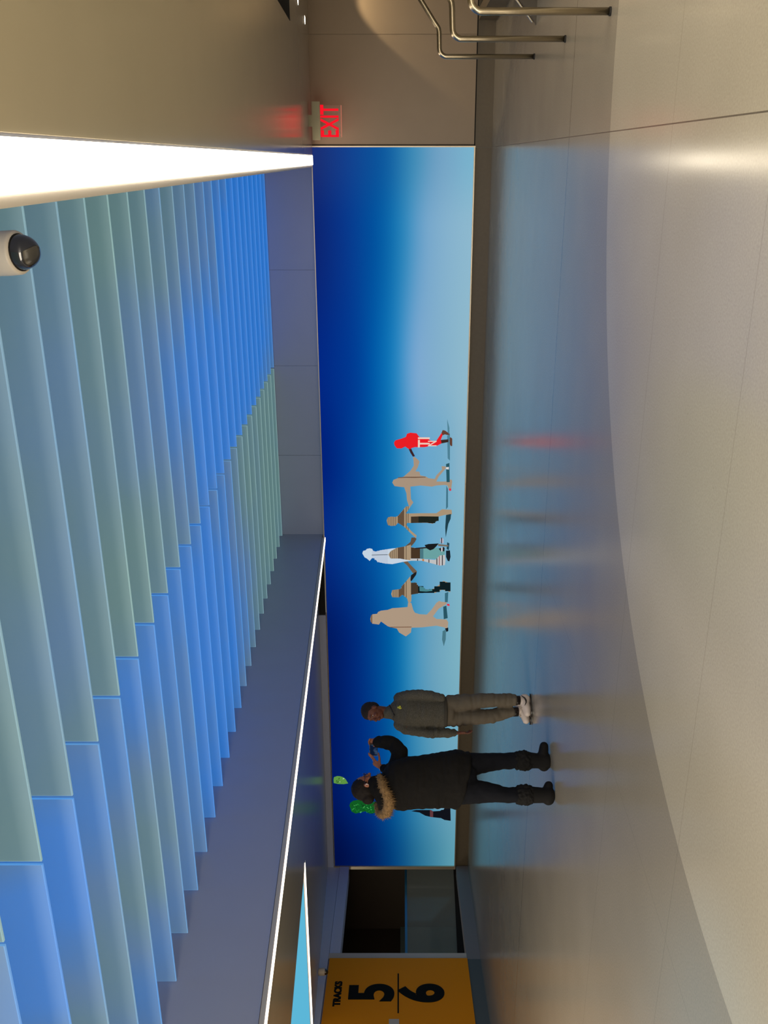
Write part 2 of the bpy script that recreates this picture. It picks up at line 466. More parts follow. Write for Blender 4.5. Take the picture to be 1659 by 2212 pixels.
# ------------------------------------------------------------------ the big video screen
t = empty('video_screen', (SX0, YW, 0)); VS = t
tag(t, 'long wall-wide video screen showing blue sky and cut-out figures holding hands', 'screen')
COLS = [  # picture column -> list of (height fraction from the top, sRGB)
    (330, [(0, (27, 45, 112)), (.2, (20, 62, 140)), (.45, (10, 88, 158)), (.62, (60, 140, 182)), (.77, (115, 160, 195)), (1, (122, 180, 205))]),
    (500, [(0, (12, 35, 112)), (.2, (8, 55, 140)), (.42, (0, 88, 162)), (.56, (35, 132, 186)), (.67, (110, 162, 203)), (.8, (130, 175, 205)), (1, (142, 185, 206))]),
    (800, [(0, (2, 38, 130)), (.25, (0, 60, 148)), (.4, (0, 97, 172)), (.52, (28, 132, 192)), (.62, (122, 166, 210)), (.8, (130, 175, 203)), (1, (143, 185, 203))]),
    (1000, [(0, (0, 30, 120)), (.2, (0, 58, 143)), (.38, (0, 92, 164)), (.5, (20, 122, 182)), (.65, (100, 163, 205)), (.85, (112, 170, 200)), (1, (145, 182, 200))]),
    (1150, [(0, (5, 42, 130)), (.3, (0, 75, 152)), (.45, (8, 102, 174)), (.6, (42, 138, 190)), (.72, (100, 163, 203)), (1, (130, 180, 198))]),
    (1400, [(0, (0, 24, 96)), (.2, (0, 40, 122)), (.4, (0, 76, 150)), (.52, (0, 104, 168)), (.64, (62, 145, 190)), (.78, (105, 160, 188)), (1, (125, 178, 194))]),
    (1700, [(0, (0, 22, 95)), (.3, (0, 48, 128)), (.5, (5, 90, 152)), (.7, (60, 138, 176)), (.85, (95, 155, 182)), (1, (108, 163, 186))]),
    (1870, [(0, (0, 12, 66)), (.3, (0, 30, 95)), (.5, (0, 66, 126)), (.7, (40, 112, 148)), (1, (95, 158, 175))])]
def pic_x(px):   # picture column to metres along the screen wall
    r = (1106 - px) / F
    d = YW / (CT + r * ST)
    return d * (-ST + r * CT)
def interp(st, t):
    for (a, ca), (b_, cb) in zip(st, st[1:]):
        if t <= b_:
            k = (t - a) / (b_ - a)
            return [u + (v_ - u) * k for u, v_ in zip(ca, cb)]
    return list(st[-1][1])
def sky(x, tt):
    xs = [pic_x(c[0]) for c in COLS]
    if x >= xs[0]: return interp(COLS[0][1], tt)
    for i in range(len(xs) - 1):
        if x >= xs[i + 1]:
            k = (x - xs[i]) / (xs[i + 1] - xs[i]); k = k * k * (3 - 2 * k)
            a = interp(COLS[i][1], tt); c = interp(COLS[i + 1][1], tt)
            return [u + (v_ - u) * k for u, v_ in zip(a, c)]
    return interp(COLS[-1][1], tt)
NX, NZ = 160, 56
def smooth_t(j):
    return j / NZ
bm = B(); lay = bm.loops.layers.float_color.new('picture')
vs = [[bm.verts.new((SX0 + (SX1 - SX0) * i / NX - SX0, -.004, SZ0 + (SZ1 - SZ0) * j / NZ)) for j in range(NZ + 1)] for i in range(NX + 1)]
pix = [[None] * (NZ + 1) for _ in range(NX + 1)]
for i in range(NX + 1):
    for j in range(NZ + 1):
        tt = 1 - j / NZ; x = SX0 + (SX1 - SX0) * i / NX
        acc = [0, 0, 0]
        for dt in (-.06, -.03, 0, .03, .06):
            c = sky(x, min(1, max(0, tt + dt)))
            for q in range(3): acc[q] += c[q] / 5
        pix[i][j] = s2l(acc)
for i in range(NX):
    for j in range(NZ):
        f = bm.faces.new((vs[i][j], vs[i + 1][j], vs[i + 1][j + 1], vs[i][j + 1]))
        for l, (a, c) in zip(f.loops, ((i, j), (i + 1, j), (i + 1, j + 1), (i, j + 1))): l[lay] = (*pix[a][c], 1)
M_pic = bpy.data.materials.new('led_picture'); M_pic.use_nodes = True
nt = M_pic.node_tree; nt.nodes.clear()
o_ = nt.nodes.new('ShaderNodeOutputMaterial'); e_ = nt.nodes.new('ShaderNodeEmission'); a_ = nt.nodes.new('ShaderNodeAttribute'); a_.attribute_name = 'picture'
nt.links.new(a_.outputs['Color'], e_.inputs[0]); e_.inputs[1].default_value = 1.0; nt.links.new(e_.outputs[0], o_.inputs[0])
obj('display', bm, M_pic, t)
bm = B(); box(bm, (0, -.002, SZ0), (SX1 - SX0, .02, SZ1)); obj('panel_back', bm, M_dark, t)
bm = B()
fw = .022
box(bm, (-fw - .05, -.03, SZ0 - fw), (0, .0, SZ1 + fw)); box(bm, (SX1 - SX0, -.03, SZ0 - fw), (SX1 - SX0 + .018, .0, SZ1 + .01))
box(bm, (0, -.03, SZ0 - fw + .004), (SX1 - SX0, .0, SZ0)); box(bm, (0, -.03, SZ1), (SX1 - SX0, .0, SZ1 + .012))
obj('frame', bm, M_frame, t)

# figures shown on the screen, laid out in picture units (u along the frame height, v along its length)
def W(p, lift):      # picture unit -> screen plane, local to the screen
    x, y = 740 + p[0] / 4.096, 880 + p[1] / 4.096
    r = (1106 - y) / F; d = YW / (CT + r * ST)
    return (d * (-ST + r * CT) - SX0, -.006 - .0007 * lift, EYE + (862 - x) / F * d)
_em = {}
def E(c):
    if c not in _em: _em[c] = emat('picture_%d_%d_%d' % c, s2l(c), 1.0)
    return _em[c]
def poly(bm, pts, lift):
    vs = [bm.verts.new(W(p, lift)) for p in pts]
    edges = [bm.edges.new((vs[i], vs[(i + 1) % len(vs)])) for i in range(len(vs))]
    bmesh.ops.triangle_fill(bm, use_beauty=False, edges=edges)
def clip(pts, lo, hi):
    for sgn, lim in ((1, lo), (-1, hi)):
        out = []
        for i in range(len(pts)):
            p, q = pts[i], pts[(i + 1) % len(pts)]
            ip, iq = sgn * (p[0] - lim) >= 0, sgn * (q[0] - lim) >= 0
            if ip: out.append(p)
            if ip != iq:
                k = (lim - p[0]) / (q[0] - p[0]); out.append((lim, p[1] + k * (q[1] - p[1])))
        pts = out
    return pts
def band(bm, pts, lo, hi, lift):
    """the part of an outline between two heights, filled scanline by scanline"""
    n = 6
    for s in range(n):
        a = lo + (hi - lo) * s / n; c = lo + (hi - lo) * (s + 1) / n; m_ = (a + c) / 2
        cr = []
        for i in range(len(pts)):
            p, q = pts[i], pts[(i + 1) % len(pts)]
            if (p[0] - m_) * (q[0] - m_) < 0: cr.append(p[1] + (m_ - p[0]) / (q[0] - p[0]) * (q[1] - p[1]))
        cr.sort()
        for u, v_ in zip(cr[::2], cr[1::2]):
            f = [bm.verts.new(W(z, lift)) for z in ((a, u), (c, u), (c, v_), (a, v_))]
            bm.faces.new(f)
def figure(label, layers):
    """layers: (outline, colour, [bands (lo, hi, colour)])"""
    root = None
    bms = {}
    lift = 1
    first = None
    me_bm = B(); mats = []; faces = []
    for outline, colour, bands in layers:
        k0 = set(me_bm.faces); poly(me_bm, outline, lift)
        if colour not in mats: mats.append(colour)
        for f in set(me_bm.faces) - k0: f.material_index = mats.index(colour)
        for lo, hi, c in bands:
            k0 = set(me_bm.faces); band(me_bm, outline, lo, hi, lift + 1)
            if c not in mats: mats.append(c)
            for f in set(me_bm.faces) - k0: f.material_index = mats.index(c)
        lift += 2
    o = obj('figure_image', me_bm, None, VS)
    for c in mats: o.data.materials.append(E(c))
    o['label'] = label
    return o
BR, TAN, DK, BEI, RED = (98, 78, 60), (168, 146, 118), (48, 42, 36), (166, 145, 124), (232, 30, 38)
def grey(o, a, s): return o
stripes = lambda lo, hi: [(x, x + 5, (88, 72, 55)) for x in range(lo, hi, 17)]
figure('image of a child in red', [
    ([(875, 225), (885, 200), (905, 203), (950, 235), (945, 247), (905, 238), (885, 246)], (100, 62, 48), []),
    ([(868, 287), (935, 281), (955, 262), (970, 275), (970, 340), (958, 342), (938, 305), (872, 318)], (98, 60, 45), [(870, 935, (58, 40, 35))]),
    ([(582, 360), (605, 358), (617, 385), (641, 430), (622, 435), (600, 400)], (58, 36, 40), []),
    ([(455, 310), (468, 290), (520, 275), (560, 260), (570, 232), (600, 222), (655, 228), (680, 262), (740, 265), (775, 290), (825, 300), (862, 245), (875, 225), (885, 245),
      (868, 287), (875, 310), (870, 320), (835, 338), (790, 338), (725, 350), (640, 350), (605, 360), (598, 370), (575, 360), (555, 345), (520, 362), (480, 360), (460, 335)], RED, [])])
figure('image of a walking beige figure with one arm out to each side', [
    ([(440, 665), (450, 640), (490, 625), (540, 612), (600, 560), (630, 515), (628, 470), (622, 438), (642, 440), (678, 472), (680, 485), (665, 530), (645, 565), (680, 568), (688, 600),
      (740, 612), (760, 625), (815, 632), (830, 600), (880, 548), (875, 520), (910, 520), (915, 535), (895, 560), (850, 612), (830, 655), (915, 655), (925, 640), (965, 638), (970, 655),
      (960, 730), (940, 722), (928, 690), (905, 685), (830, 690), (790, 700), (690, 690), (600, 700), (605, 810), (626, 840), (605, 870), (585, 868), (570, 820), (565, 760), (545, 705), (510, 702), (460, 695)], BEI, []),
    ([(490, 618), (560, 613), (640, 613), (735, 612), (735, 618), (640, 622), (560, 621), (490, 624)], (105, 78, 60), []),
    ([(938, 718), (960, 716), (962, 734), (945, 738)], (215, 50, 70), []), ([(915, 528), (940, 525), (940, 548), (915, 545)], (215, 215, 215), [])])
figure('image of a child made of brown striped panels', [
    ([(390, 1000), (400, 972), (430, 965), (470, 968), (490, 960), (520, 925), (560, 876), (605, 870), (575, 915), (560, 938), (700, 935), (830, 935), (880, 900), (965, 905), (968, 945), (905, 950),
      (850, 965), (840, 1000), (800, 1028), (740, 1020), (600, 1022), (572, 1020), (565, 1040), (605, 1090), (655, 1132), (650, 1155), (600, 1110), (545, 1055), (515, 1035), (490, 1020), (470, 1045), (430, 1048), (400, 1040)],
     TAN, stripes(400, 485) + [(488, 545, BR), (560, 566, (88, 72, 55)), (578, 583, (88, 72, 55))]),
    ([(605, 965), (700, 962), (850, 964), (840, 1000), (800, 1026), (740, 1018), (605, 1022)], (62, 52, 40), [(672, 850, (30, 36, 30))])])
figure('image of a tall pale figure covered in drawings', [
    ([(610, 1150), (640, 1150), (655, 1162), (640, 1190), (610, 1225), (555, 1260), (545, 1235), (600, 1190)], (96, 78, 62), []),
    ([(545, 1330), (560, 1345), (610, 1400), (658, 1448), (652, 1478), (620, 1462), (575, 1400), (530, 1360)], (110, 90, 72), []),
    ([(175, 1290), (182, 1268), (205, 1262), (215, 1250), (240, 1245), (262, 1250), (275, 1275), (300, 1272), (340, 1262), (440, 1246), (600, 1235), (690, 1245), (700, 1300), (690, 1345), (570, 1360), (530, 1366), (440, 1385),
      (380, 1380), (310, 1365), (285, 1335), (262, 1330), (240, 1357), (215, 1335), (195, 1325)], (196, 210, 224), [(260, 400, (188, 200, 216))]),
    ([(258, 1302), (400, 1299), (400, 1304), (258, 1307)], (80, 88, 98), []),
    ([(405, 1300), (425, 1270), (480, 1240), (550, 1228), (605, 1212), (605, 1330), (600, 1350), (560, 1345), (510, 1335), (425, 1335)], TAN, stripes(420, 480) + [(488, 545, BR), (560, 565, (90, 72, 56))]),
    ([(605, 1235), (640, 1240), (685, 1243), (685, 1335), (605, 1335)], (70, 52, 36), []),
    ([(685, 1240), (850, 1240), (905, 1260), (900, 1340), (685, 1335)], (105, 160, 160), [(685, 715, (72, 118, 128))]),
    ([(640, 1240), (780, 1228), (785, 1240), (640, 1250)], (45, 35, 35), []),
    ([(725, 1215), (760, 1205), (850, 1200), (830, 1225), (805, 1250), (775, 1262), (745, 1245)], (25, 28, 30), []),
    ([(845, 1205), (935, 1215), (935, 1228), (845, 1222)], (120, 105, 88), []),
    ([(862, 1168), (875, 1146), (893, 1160), (893, 1198), (870, 1200)], (185, 180, 195), [(872, 880, (30, 28, 40))]),
    ([(850, 1245), (893, 1230), (903, 1240), (900, 1268), (870, 1272)], (35, 35, 38), [(872, 884, (210, 210, 215))]),
    ([(600, 1335), (700, 1335), (820, 1345), (860, 1305), (905, 1300), (910, 1350), (905, 1390), (860, 1395), (800, 1378), (700, 1352), (600, 1352)], (190, 190, 190),
     [(660, 668, (60, 50, 50)), (705, 720, (190, 120, 60)), (760, 768, (70, 60, 60)), (830, 838, (40, 38, 40)), (852, 858, (150, 60, 60)), (878, 886, (40, 38, 45))])])
figure('image of a smaller child made of brown and dark panels', [
    ([(430, 1650), (440, 1615), (480, 1610), (515, 1605), (525, 1580), (560, 1540), (600, 1492), (600, 1530), (605, 1550), (650, 1548), (670, 1580), (700, 1580), (740, 1610), (800, 1605), (860, 1565), (890, 1533), (940, 1550),
      (955, 1560), (952, 1635), (925, 1622), (880, 1612), (820, 1640), (700, 1640), (610, 1655), (608, 1715), (595, 1728), (580, 1722), (572, 1690), (530, 1655), (500, 1680), (440, 1678)], TAN,
     stripes(445, 490) + [(495, 548, BR), (560, 566, (88, 72, 55)), (605, 668, (66, 54, 42)), (668, 955, (14, 30, 34))]),
    ([(680, 1582), (715, 1588), (740, 1612), (790, 1605), (795, 1622), (740, 1628), (682, 1624)], (70, 130, 138), []),
    ([(605, 1484), (640, 1458), (655, 1455), (650, 1480), (610, 1535), (600, 1530)], (30, 30, 32), [])])
figure('image of a tall robed beige figure', [
    ([(245, 1870), (255, 1835), (270, 1828), (305, 1825), (315, 1808), (340, 1797), (400, 1790), (440, 1775), (490, 1772), (575, 1765), (580, 1725), (608, 1728), (625, 1790), (640, 1815), (680, 1828), (745, 1832), (790, 1785),
      (830, 1728), (855, 1710), (870, 1718), (920, 1722), (918, 1740), (900, 1750), (850, 1780), (800, 1848), (830, 1870), (920, 1875), (935, 1900), (928, 1965), (900, 1945), (830, 1930), (700, 1945), (610, 1948),
      (605, 1990), (560, 2025), (500, 1990), (480, 1955), (430, 1945), (400, 1935), (340, 1893), (322, 1920), (262, 1912), (250, 1895)], (172, 150, 128), [(256, 262, (88, 58, 38)), (247, 255, (150, 120, 85))]),
    ([(420, 1940), (610, 1938), (610, 1944), (420, 1946)], (112, 78, 58), []),
    ([(922, 1735), (945, 1738), (948, 1755), (925, 1752)], (222, 45, 65), []),
    ([(905, 1955), (935, 1945), (935, 1975), (920, 1985)], (22, 26, 32), [])])
rl = random.Random(11)
def leaves(n, u0, u1, v0, v1, cols, sz=7):
    out = []
    for _ in range(n):
        u, v_ = rl.uniform(u0, u1), rl.uniform(v0, v1); a = rl.uniform(0, PI); l, w_ = rl.uniform(sz, sz * 2), rl.uniform(sz * .35, sz * .7)
        c, q = math.cos(a), math.sin(a)
        out.append(([(u - l * c, v_ - l * q), (u + w_ * q, v_ - w_ * c), (u + l * c, v_ + l * q), (u - w_ * q, v_ + w_ * c)], rl.choice(cols), []))
    return out
figure('image of a green leafy figure with a dark sleeve', [
    ([(60, 3520), (70, 3495), (95, 3478), (140, 3470), (200, 3488), (300, 3490), (330, 3560), (290, 3588), (240, 3592), (200, 3572), (160, 3582), (115, 3592), (80, 3575)], (16, 88, 34), [])]
    + leaves(46, 80, 310, 3496, 3574, [(34, 140, 52), (70, 165, 84), (10, 50, 20), (22, 110, 40)]) + [
    ([(605, 3550), (640, 3556), (680, 3562), (730, 3590), (780, 3602), (870, 3612), (900, 3628), (955, 3636), (952, 3520), (900, 3524), (860, 3548), (800, 3552), (780, 3540), (650, 3540)], (16, 18, 26), [(772, 800, (96, 56, 60))]),
    ([(790, 3515), (905, 3518), (890, 3538), (800, 3532)], (120, 170, 195), [])])
figure('image of a bright green leaf at the top edge', [
    ([(-80, 3290), (-76, 3270), (-48, 3260), (-20, 3262), (5, 3270), (25, 3285), (50, 3325), (10, 3332), (-40, 3330), (-78, 3322)], (92, 146, 66), [])]
    + leaves(9, -62, 10, 3278, 3318, [(195, 218, 185), (25, 60, 25), (50, 100, 42)], 6))
figure('image of soft shadows on the ground under the figures', [
    ([(925, 100), (945, 180), (945, 250), (930, 220)], (80, 130, 148), []),
    ([(925, 250), (950, 240), (950, 470), (930, 450)], (78, 128, 148), []),
    ([(915, 500), (945, 490), (948, 660), (920, 660)], (38, 86, 100), []),
    ([(918, 690), (932, 720), (932, 880), (915, 900)], (62, 112, 132), []),
    ([(915, 950), (960, 940), (955, 985), (935, 1030), (912, 1150), (908, 1060)], (30, 62, 74), []),
    ([(915, 1265), (950, 1262), (955, 1320), (945, 1360), (930, 1355), (915, 1320)], (22, 32, 40), []),
    ([(925, 1190), (945, 1200), (940, 1260), (920, 1250)], (35, 70, 85), []),
    ([(905, 1640), (935, 1630), (930, 1720), (905, 1720)], (55, 105, 122), []),
    ([(890, 1760), (918, 1750), (930, 1860), (895, 1870)], (40, 84, 98), []),
    ([(885, 1975), (915, 1960), (912, 2050), (895, 2110), (880, 2050)], (72, 118, 132), [])])
# faint letters on the red figure
Mx = Matrix.Translation(W((725, 305), 9)) @ Matrix.Rotation(PI / 2, 4, 'X')
text_mesh('lettering', 'TI', .27, E((236, 205, 190)), VS, Mx, depth=.0004, bold=.004, sx=.8)
Mx = Matrix.Translation(W((798, 318), 9)) @ Matrix.Rotation(PI / 2, 4, 'X')
text_mesh('lettering', 'N', .20, E((236, 205, 190)), VS, Mx, depth=.0004, bold=.002, sx=.7)

# ------------------------------------------------------------------ left end: header over the screen, recess, column, track sign
bm = B()
box(bm, (-13.1, YW - .02, SZ1 + .022), (-7.45, YW + .1, 2.76)); tag(obj('trim_screen_header', bm, M_blue_lit), kind='structure')
bm = B(); box(bm, (-7.45, YW, SZ1 + .03), (-6.12, YW + .1, 2.80)); tag(obj('trim_header_gap', bm, M_dark), kind='structure')

def along(p, q, t_off, z0, z1, th):
    """a slab on the line p-q; th > 0 thickens away from the hall (to the left)"""
    p = Vector(p); q = Vector(q); d = (q - p).normalized(); nrm = Vector((d.y, -d.x))
    if nrm.x > 0: nrm = -nrm
    p = p + nrm * t_off; q = q + nrm * t_off
    a = p + nrm * th; c = q + nrm * th
    return [(*p, z0), (*q, z0), (*c, z0), (*a, z0)], [(*p, z1), (*q, z1), (*c, z1), (*a, z1)]
P0, P1, P2, P3 = WL
bm = B(); lo, hi = along(P0, P1, 0, 0, .225, .22); hexa(bm, lo, hi); tag(obj('baseboard_left', bm, mat('curb_paint', s2l((128, 128, 132)), rough=.5)), kind='structure')
bm = B(); lo, hi = along(P0, P1, 0, 2.335, 2.515, .3); hexa(bm, lo, hi); tag(obj('trim_recess_header', bm, M_blue_lit), kind='structure')
bm = B(); lo, hi = along(P0, P3, .02, 2.52, 2.78, .3); hexa(bm, lo, hi); tag(obj('trim_left_header', bm, M_blue_lit), kind='structure')
bm = B(); lo, hi = along(P0, P1, .02, 2.512, 2.522, .3); hexa(bm, lo, hi); tag(obj('trim_left_gap', bm, M_dark), kind='structure')
# column between the recess and the sign
d = (Vector(P1) - Vector(P0)).normalized()
Pc = Vector(P1) - d * .14
bm = B(); lo, hi = along(Pc, P1, -.012, .225, 2.52, .34); hexa(bm, lo, hi); tag(obj('trim_column', bm, M_white), kind='structure')
# wall behind the sign
bm = B(); lo, hi = along(P1, P3, .03, 0, 2.6, .3); hexa(bm, lo, hi); tag(obj('wall_left', bm, M_fascia), kind='structure')
bm = B(); lo, hi = along(P1, P3, 0, 0, .22, .03); hexa(bm, lo, hi); tag(obj('baseboard_sign', bm, mat('grey_base', s2l((88, 96, 98)), rough=.5)), kind='structure')
# recess interior
bm = B()
box(bm, (-16.6, 16.2, 0), (-12.9, 16.3, 2.9)); box(bm, (-16.7, 10.4, 0), (-16.6, 16.3, 2.9)); box(bm, (-16.6, 11.0, 0), (-12.75, 11.1, 2.9)); box(bm, (-13.08, 14.45, 0), (-12.98, 16.3, 2.9))
tag(obj('wall_recess', bm, M_brown), kind='structure')
bm = B(); box(bm, (-16.7, 10.9, 2.7), (-13.2, 16.3, 2.8)); tag(obj('ceiling_recess', bm, M_brown), kind='structure')
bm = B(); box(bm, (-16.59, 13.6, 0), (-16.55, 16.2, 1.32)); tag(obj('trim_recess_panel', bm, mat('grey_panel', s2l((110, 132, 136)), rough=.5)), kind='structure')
bm = B(); box(bm, (-16.59, 11.1, 0), (-16.55, 13.59, 1.32)); tag(obj('trim_recess_reflection', bm, mat('screen_reflection_blue', s2l((10, 84, 112)), rough=.4)), kind='structure')  # blue stands in for the screen's reflection in the glass
area('recess_fill_light', (-15.5, 12.1, 2.65), (1.4, 1.4), 34, WARM)  # fill light added to lift the black recess
# glass balustrade
M_glass = mat('clear_glass', (.5, .62, .62), rough=.03, alpha=.22, spec=.6)
t = empty('glass_balustrade', (-13.85, 13.9, 0)); tag(t, 'glass balustrade with a metal cap rail coloured by reflected cyan inside the dark recess', 'balustrade')
gp, gq = (-13.42, 14.95), (-14.22, 12.9)
def loc(pts, o): return [(p[0] - o.x, p[1] - o.y, p[2] - o.z) for p in pts]
lo, hi = along(gp, gq, 0, .03, 1.20, .015); bm = B(); hexa(bm, loc(lo, t.location), loc(hi, t.location)); obj('glass_panel', bm, M_glass, t)
lo, hi = along(gp, gq, -.02, 1.19, 1.235, .055); bm = B(); hexa(bm, loc(lo, t.location), loc(hi, t.location)); obj('cap_rail', bm, mat('metal_cyan_reflection', s2l((60, 135, 185)), rough=.3, metal=.5), t)  # plain metal cap; the cyan it reflects is painted into its colour
lo, hi = along(gp, gq, -.03, 0, .24, .08); bm = B(); hexa(bm, loc(lo, t.location), loc(hi, t.location)); obj('base_shoe', bm, M_dark, t)
t = empty('reflection_bar', (-16.3, 12.6, 0)); tag(t, 'dark sloping bar behind the glass, standing in for a reflection', 'handrail')  # added dark bar in place of the diagonal in the glass reflection
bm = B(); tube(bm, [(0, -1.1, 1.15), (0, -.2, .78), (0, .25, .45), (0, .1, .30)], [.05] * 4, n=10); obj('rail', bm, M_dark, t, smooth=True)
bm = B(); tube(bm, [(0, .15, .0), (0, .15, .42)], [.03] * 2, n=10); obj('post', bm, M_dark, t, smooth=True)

# track sign: orange panel with black figures
p1, p3 = Vector(P1), Vector(P3)
sd = (p3 - p1).normalized()                      # runs from the column towards the viewer
ang = math.atan2(-sd.y, -sd.x)                   # reading direction is from p3 to p1
t = empty('track_sign', (P1[0], P1[1], 0), ang); TS = t
tag(t, 'orange wall sign reading TRACKS 5 over 6 beside the dark recess', 'sign')
Lw = (p3 - p1).length
nrm_out = 1
M_orange = mat('orange_panel', s2l((240, 152, 0)), rough=.7, spec=.2)
M_black = mat('sign_black', s2l((20, 22, 20)), rough=.8, spec=.15)
bm = B(); box(bm, (-Lw, -.03, .22), (-.02, -.002, 2.50)); obj('panel', bm, M_orange, t)
def flat(x, z, y=-.032): return Matrix.Translation((x, y, z)) @ Matrix.Rotation(PI / 2, 4, 'X')
text_mesh('lettering', 'TRACKS', .150, M_black, t, flat(-.96, 2.30), bold=.008, sx=1.1)
text_mesh('numeral', '5', .93, M_black, t, flat(-.93, 1.745), bold=.035, sx=1.0)
text_mesh('numeral', '6', .93, M_black, t, flat(-.95, .965), bold=.035, sx=1.0)
bm = B(); box(bm, (-1.43, -.036, 1.352), (-.45, -.0305, 1.374)); obj('divider_line', bm, M_black, t)
bm = B(); box(bm, (-1.86, -.036, 1.35), (-1.57, -.0305, 1.50)); obj('white_plate', bm, M_white, t)

# ------------------------------------------------------------------ exit sign hanging from the ceiling
t = empty('exit_sign', (.49, 13.66, 2.55))
tag(t, 'red illuminated EXIT sign hanging from the ceiling beside the screen', 'sign')
M_house = mat('sign_housing', s2l((168, 160, 128)), rough=.4)
bm = B(); box(bm, (-.24, -.035, -.115), (.245, .035, -.005)); bmesh.ops.bevel(bm, geom=bm.edges[:], offset=.004, segments=2); obj('housing', bm, M_house, t)
bm = B(); box(bm, (-.07, -.03, -.004), (.075, .03, .045)); obj('mount', bm, M_house, t)
bm = B(); box(bm, (-.205, -.003, -.405), (.20, .003, -.115)); obj('clear_panel', bm, mat('acrylic', (.8, .5, .4), rough=.05, alpha=.12), t)
bm = B(); box(bm, (-.205, -.004, -.409), (.20, .004, -.403)); obj('panel_edge', bm, emat('red_edge', (.9, .25, .16), .7), t)
M_red = emat('exit_red', (1.0, .008, .022), .95)
text_mesh('lettering', 'EXIT', .345, M_red, t, flat(-.005, -.257, -.006), depth=.002, bold=.007, sx=.59)
lr = bpy.data.lights.new('exit_glow', 'POINT'); lr.energy = .6; lr.color = (1, .05, .04); lr.shadow_soft_size = .12
lo_ = bpy.data.objects.new('exit_glow', lr); COL.objects.link(lo_); lo_.location = (.49, 13.85, 2.28)

# ------------------------------------------------------------------ dome cameras
M_cream = mat('camera_housing', s2l((205, 196, 182)), rough=.4)
M_smoke = mat('smoked_dome', s2l((40, 38, 36)), rough=.08, spec=.8, coat=.5)
def dome(name, loc, r, hgt, label, tilt=0, arm=None):
    t = empty(name, loc); tag(t, label, 'camera')
    Mt = Matrix.Rotation(tilt, 4, Vector((ST, -CT, 0)).cross(Vector((0, 0, 1))))
    bm = B(); lathe(bm, [(r * .55, hgt), (r * .86, hgt * .93), (r * .97, hgt * .7), (r, hgt * .3), (r * .99, .02 * r), (r * .93, -.10 * r), (r * .80, -.12 * r)], M=Mt); obj('housing', bm, M_cream, t, smooth=True)
    prof = [(r * .80, -.10 * r)] + [(r * .80 * math.cos(a * PI / 20), -.12 * r - r * .92 * math.sin(a * PI / 20)) for a in range(0, 10)] + [(.001, -.12 * r - r * .925)]
    bm = B(); lathe(bm, prof, M=Mt); obj('smoked_dome', bm, M_smoke, t, smooth=True)
    bm = B(); lathe(bm, [(r * .84, -.115 * r), (r * .84, -.15 * r), (r * .79, -.15 * r), (r * .79, -.115 * r)], M=Mt); obj('retaining_ring', bm, M_dark, t, smooth=True)
    if arm:
        bm = B(); tube(bm, [Vector(p) for p in arm], [r * .35] * len(arm), n=14, cap=False); obj('bracket', bm, M_cream, t, smooth=True)
    return t
dome('security_camera', (-.306, 3.32, 2.690), .077, .16, 'white security camera with smoked dome in front of the glass fins', tilt=math.radians(14), arm=[(0, 0, .13), (.0, 0, .24), (.05, 0, .29), (.18, 0, .29)])
dome('security_camera', (-11.90, 10.75, 2.52), .058, .10, 'tiny dark dome camera on the ceiling above the orange track sign')

# ------------------------------------------------------------------ stair: stringer, steps, handrails
t = empty('staircase', (1.28, 7.4, 0)); tag(t, 'staircase rising to the right with a dark sloped side panel', 'stairs')
bm = B()
vs = [(-.05, 2.93, 0), (3.4, 2.93, 0), (3.4, 2.93, 2.6), (3.1, 2.93, 2.6), (.0, 2.93, .03)]
a = [bm.verts.new((p[0], 2.70, p[2])) for p in vs]; c = [bm.verts.new((p[0], 2.735, p[2])) for p in vs]
bm.faces.new(a); bm.faces.new(c[::-1])
for i in range(5): bm.faces.new((a[i], a[(i + 1) % 5], c[(i + 1) % 5], c[i]))
obj('side_panel', bm, mat('stair_side', s2l((60, 52, 40)), rough=.4), t)
bm = B(); tube(bm, [(-.02, 2.717, .035), (3.05, 2.717, 2.60)], [.012, .012], n=8, cap=False); obj('edge_trim', bm, M_steel, t)
M_step = mat('step_stone', s2l((150, 140, 118)), rough=.45, noise_amt=.1, noise_scale=40)
for k in range(9):
    bm = B(); box(bm, (.35 + .29 * k, -2.8, .165 * k), (.35 + .29 * (k + 1) + .03, 2.69, .165 * (k + 1))); obj('step', bm, M_step, t)
bm = B(); box(bm, (1.80, 10.5, .0), (1.95, YW - .01, .245)); tag(obj('trim_curb', bm, M_base), kind='structure')

def rail(x, y, ztop, foot_r, run, pts, label):
    t = empty('handrail', (x, y, 0)); tag(t, label, 'handrail', 'steel handrail posts at the foot of the stairs')
    rb = .075; path = [(0, 0, .0), (0, 0, ztop - rb)]
    for k in range(1, 7):
        a = k / 6 * PI / 2
        path.append((rb - rb * math.cos(a), 0, ztop - rb + rb * math.sin(a)))
    path += pts
    # round the second bend
    bm = B(); tube(bm, path, [foot_r] * len(path), n=20, ref=(0, 1, 0), cap=False); obj('tube', bm, M_steel, t, smooth=True)
    bm = B(); lathe(bm, [(foot_r + .004, 0), (foot_r + .004, .012), (foot_r + .001, .013)]); obj('floor_sleeve', bm, M_dark, t)
rail(.953, 10.10, .950, .0235, .3, [(.22, 0, .955), (.25, 0, .962), (.275, 0, .98), (.30, 0, 1.00), (1.9, 0, 2.13)], 'steel handrail post farthest away, nearest the back wall')
rail(.909, 8.27, .918, .0235, .3, [(.22, 0, .925), (.26, 0, .930), (.285, 0, .945), (.31, 0, .962), (1.9, 0, 2.08)], 'middle one of the three steel handrail posts')
rail(.879, 6.57, .895, .0235, .3, [(.22, 0, .905), (.27, 0, .912), (.30, 0, .93), (.32, 0, .945), (1.9, 0, 2.06)], 'steel handrail post closest to the viewer, partly cut by the picture edge')

# ------------------------------------------------------------------ people


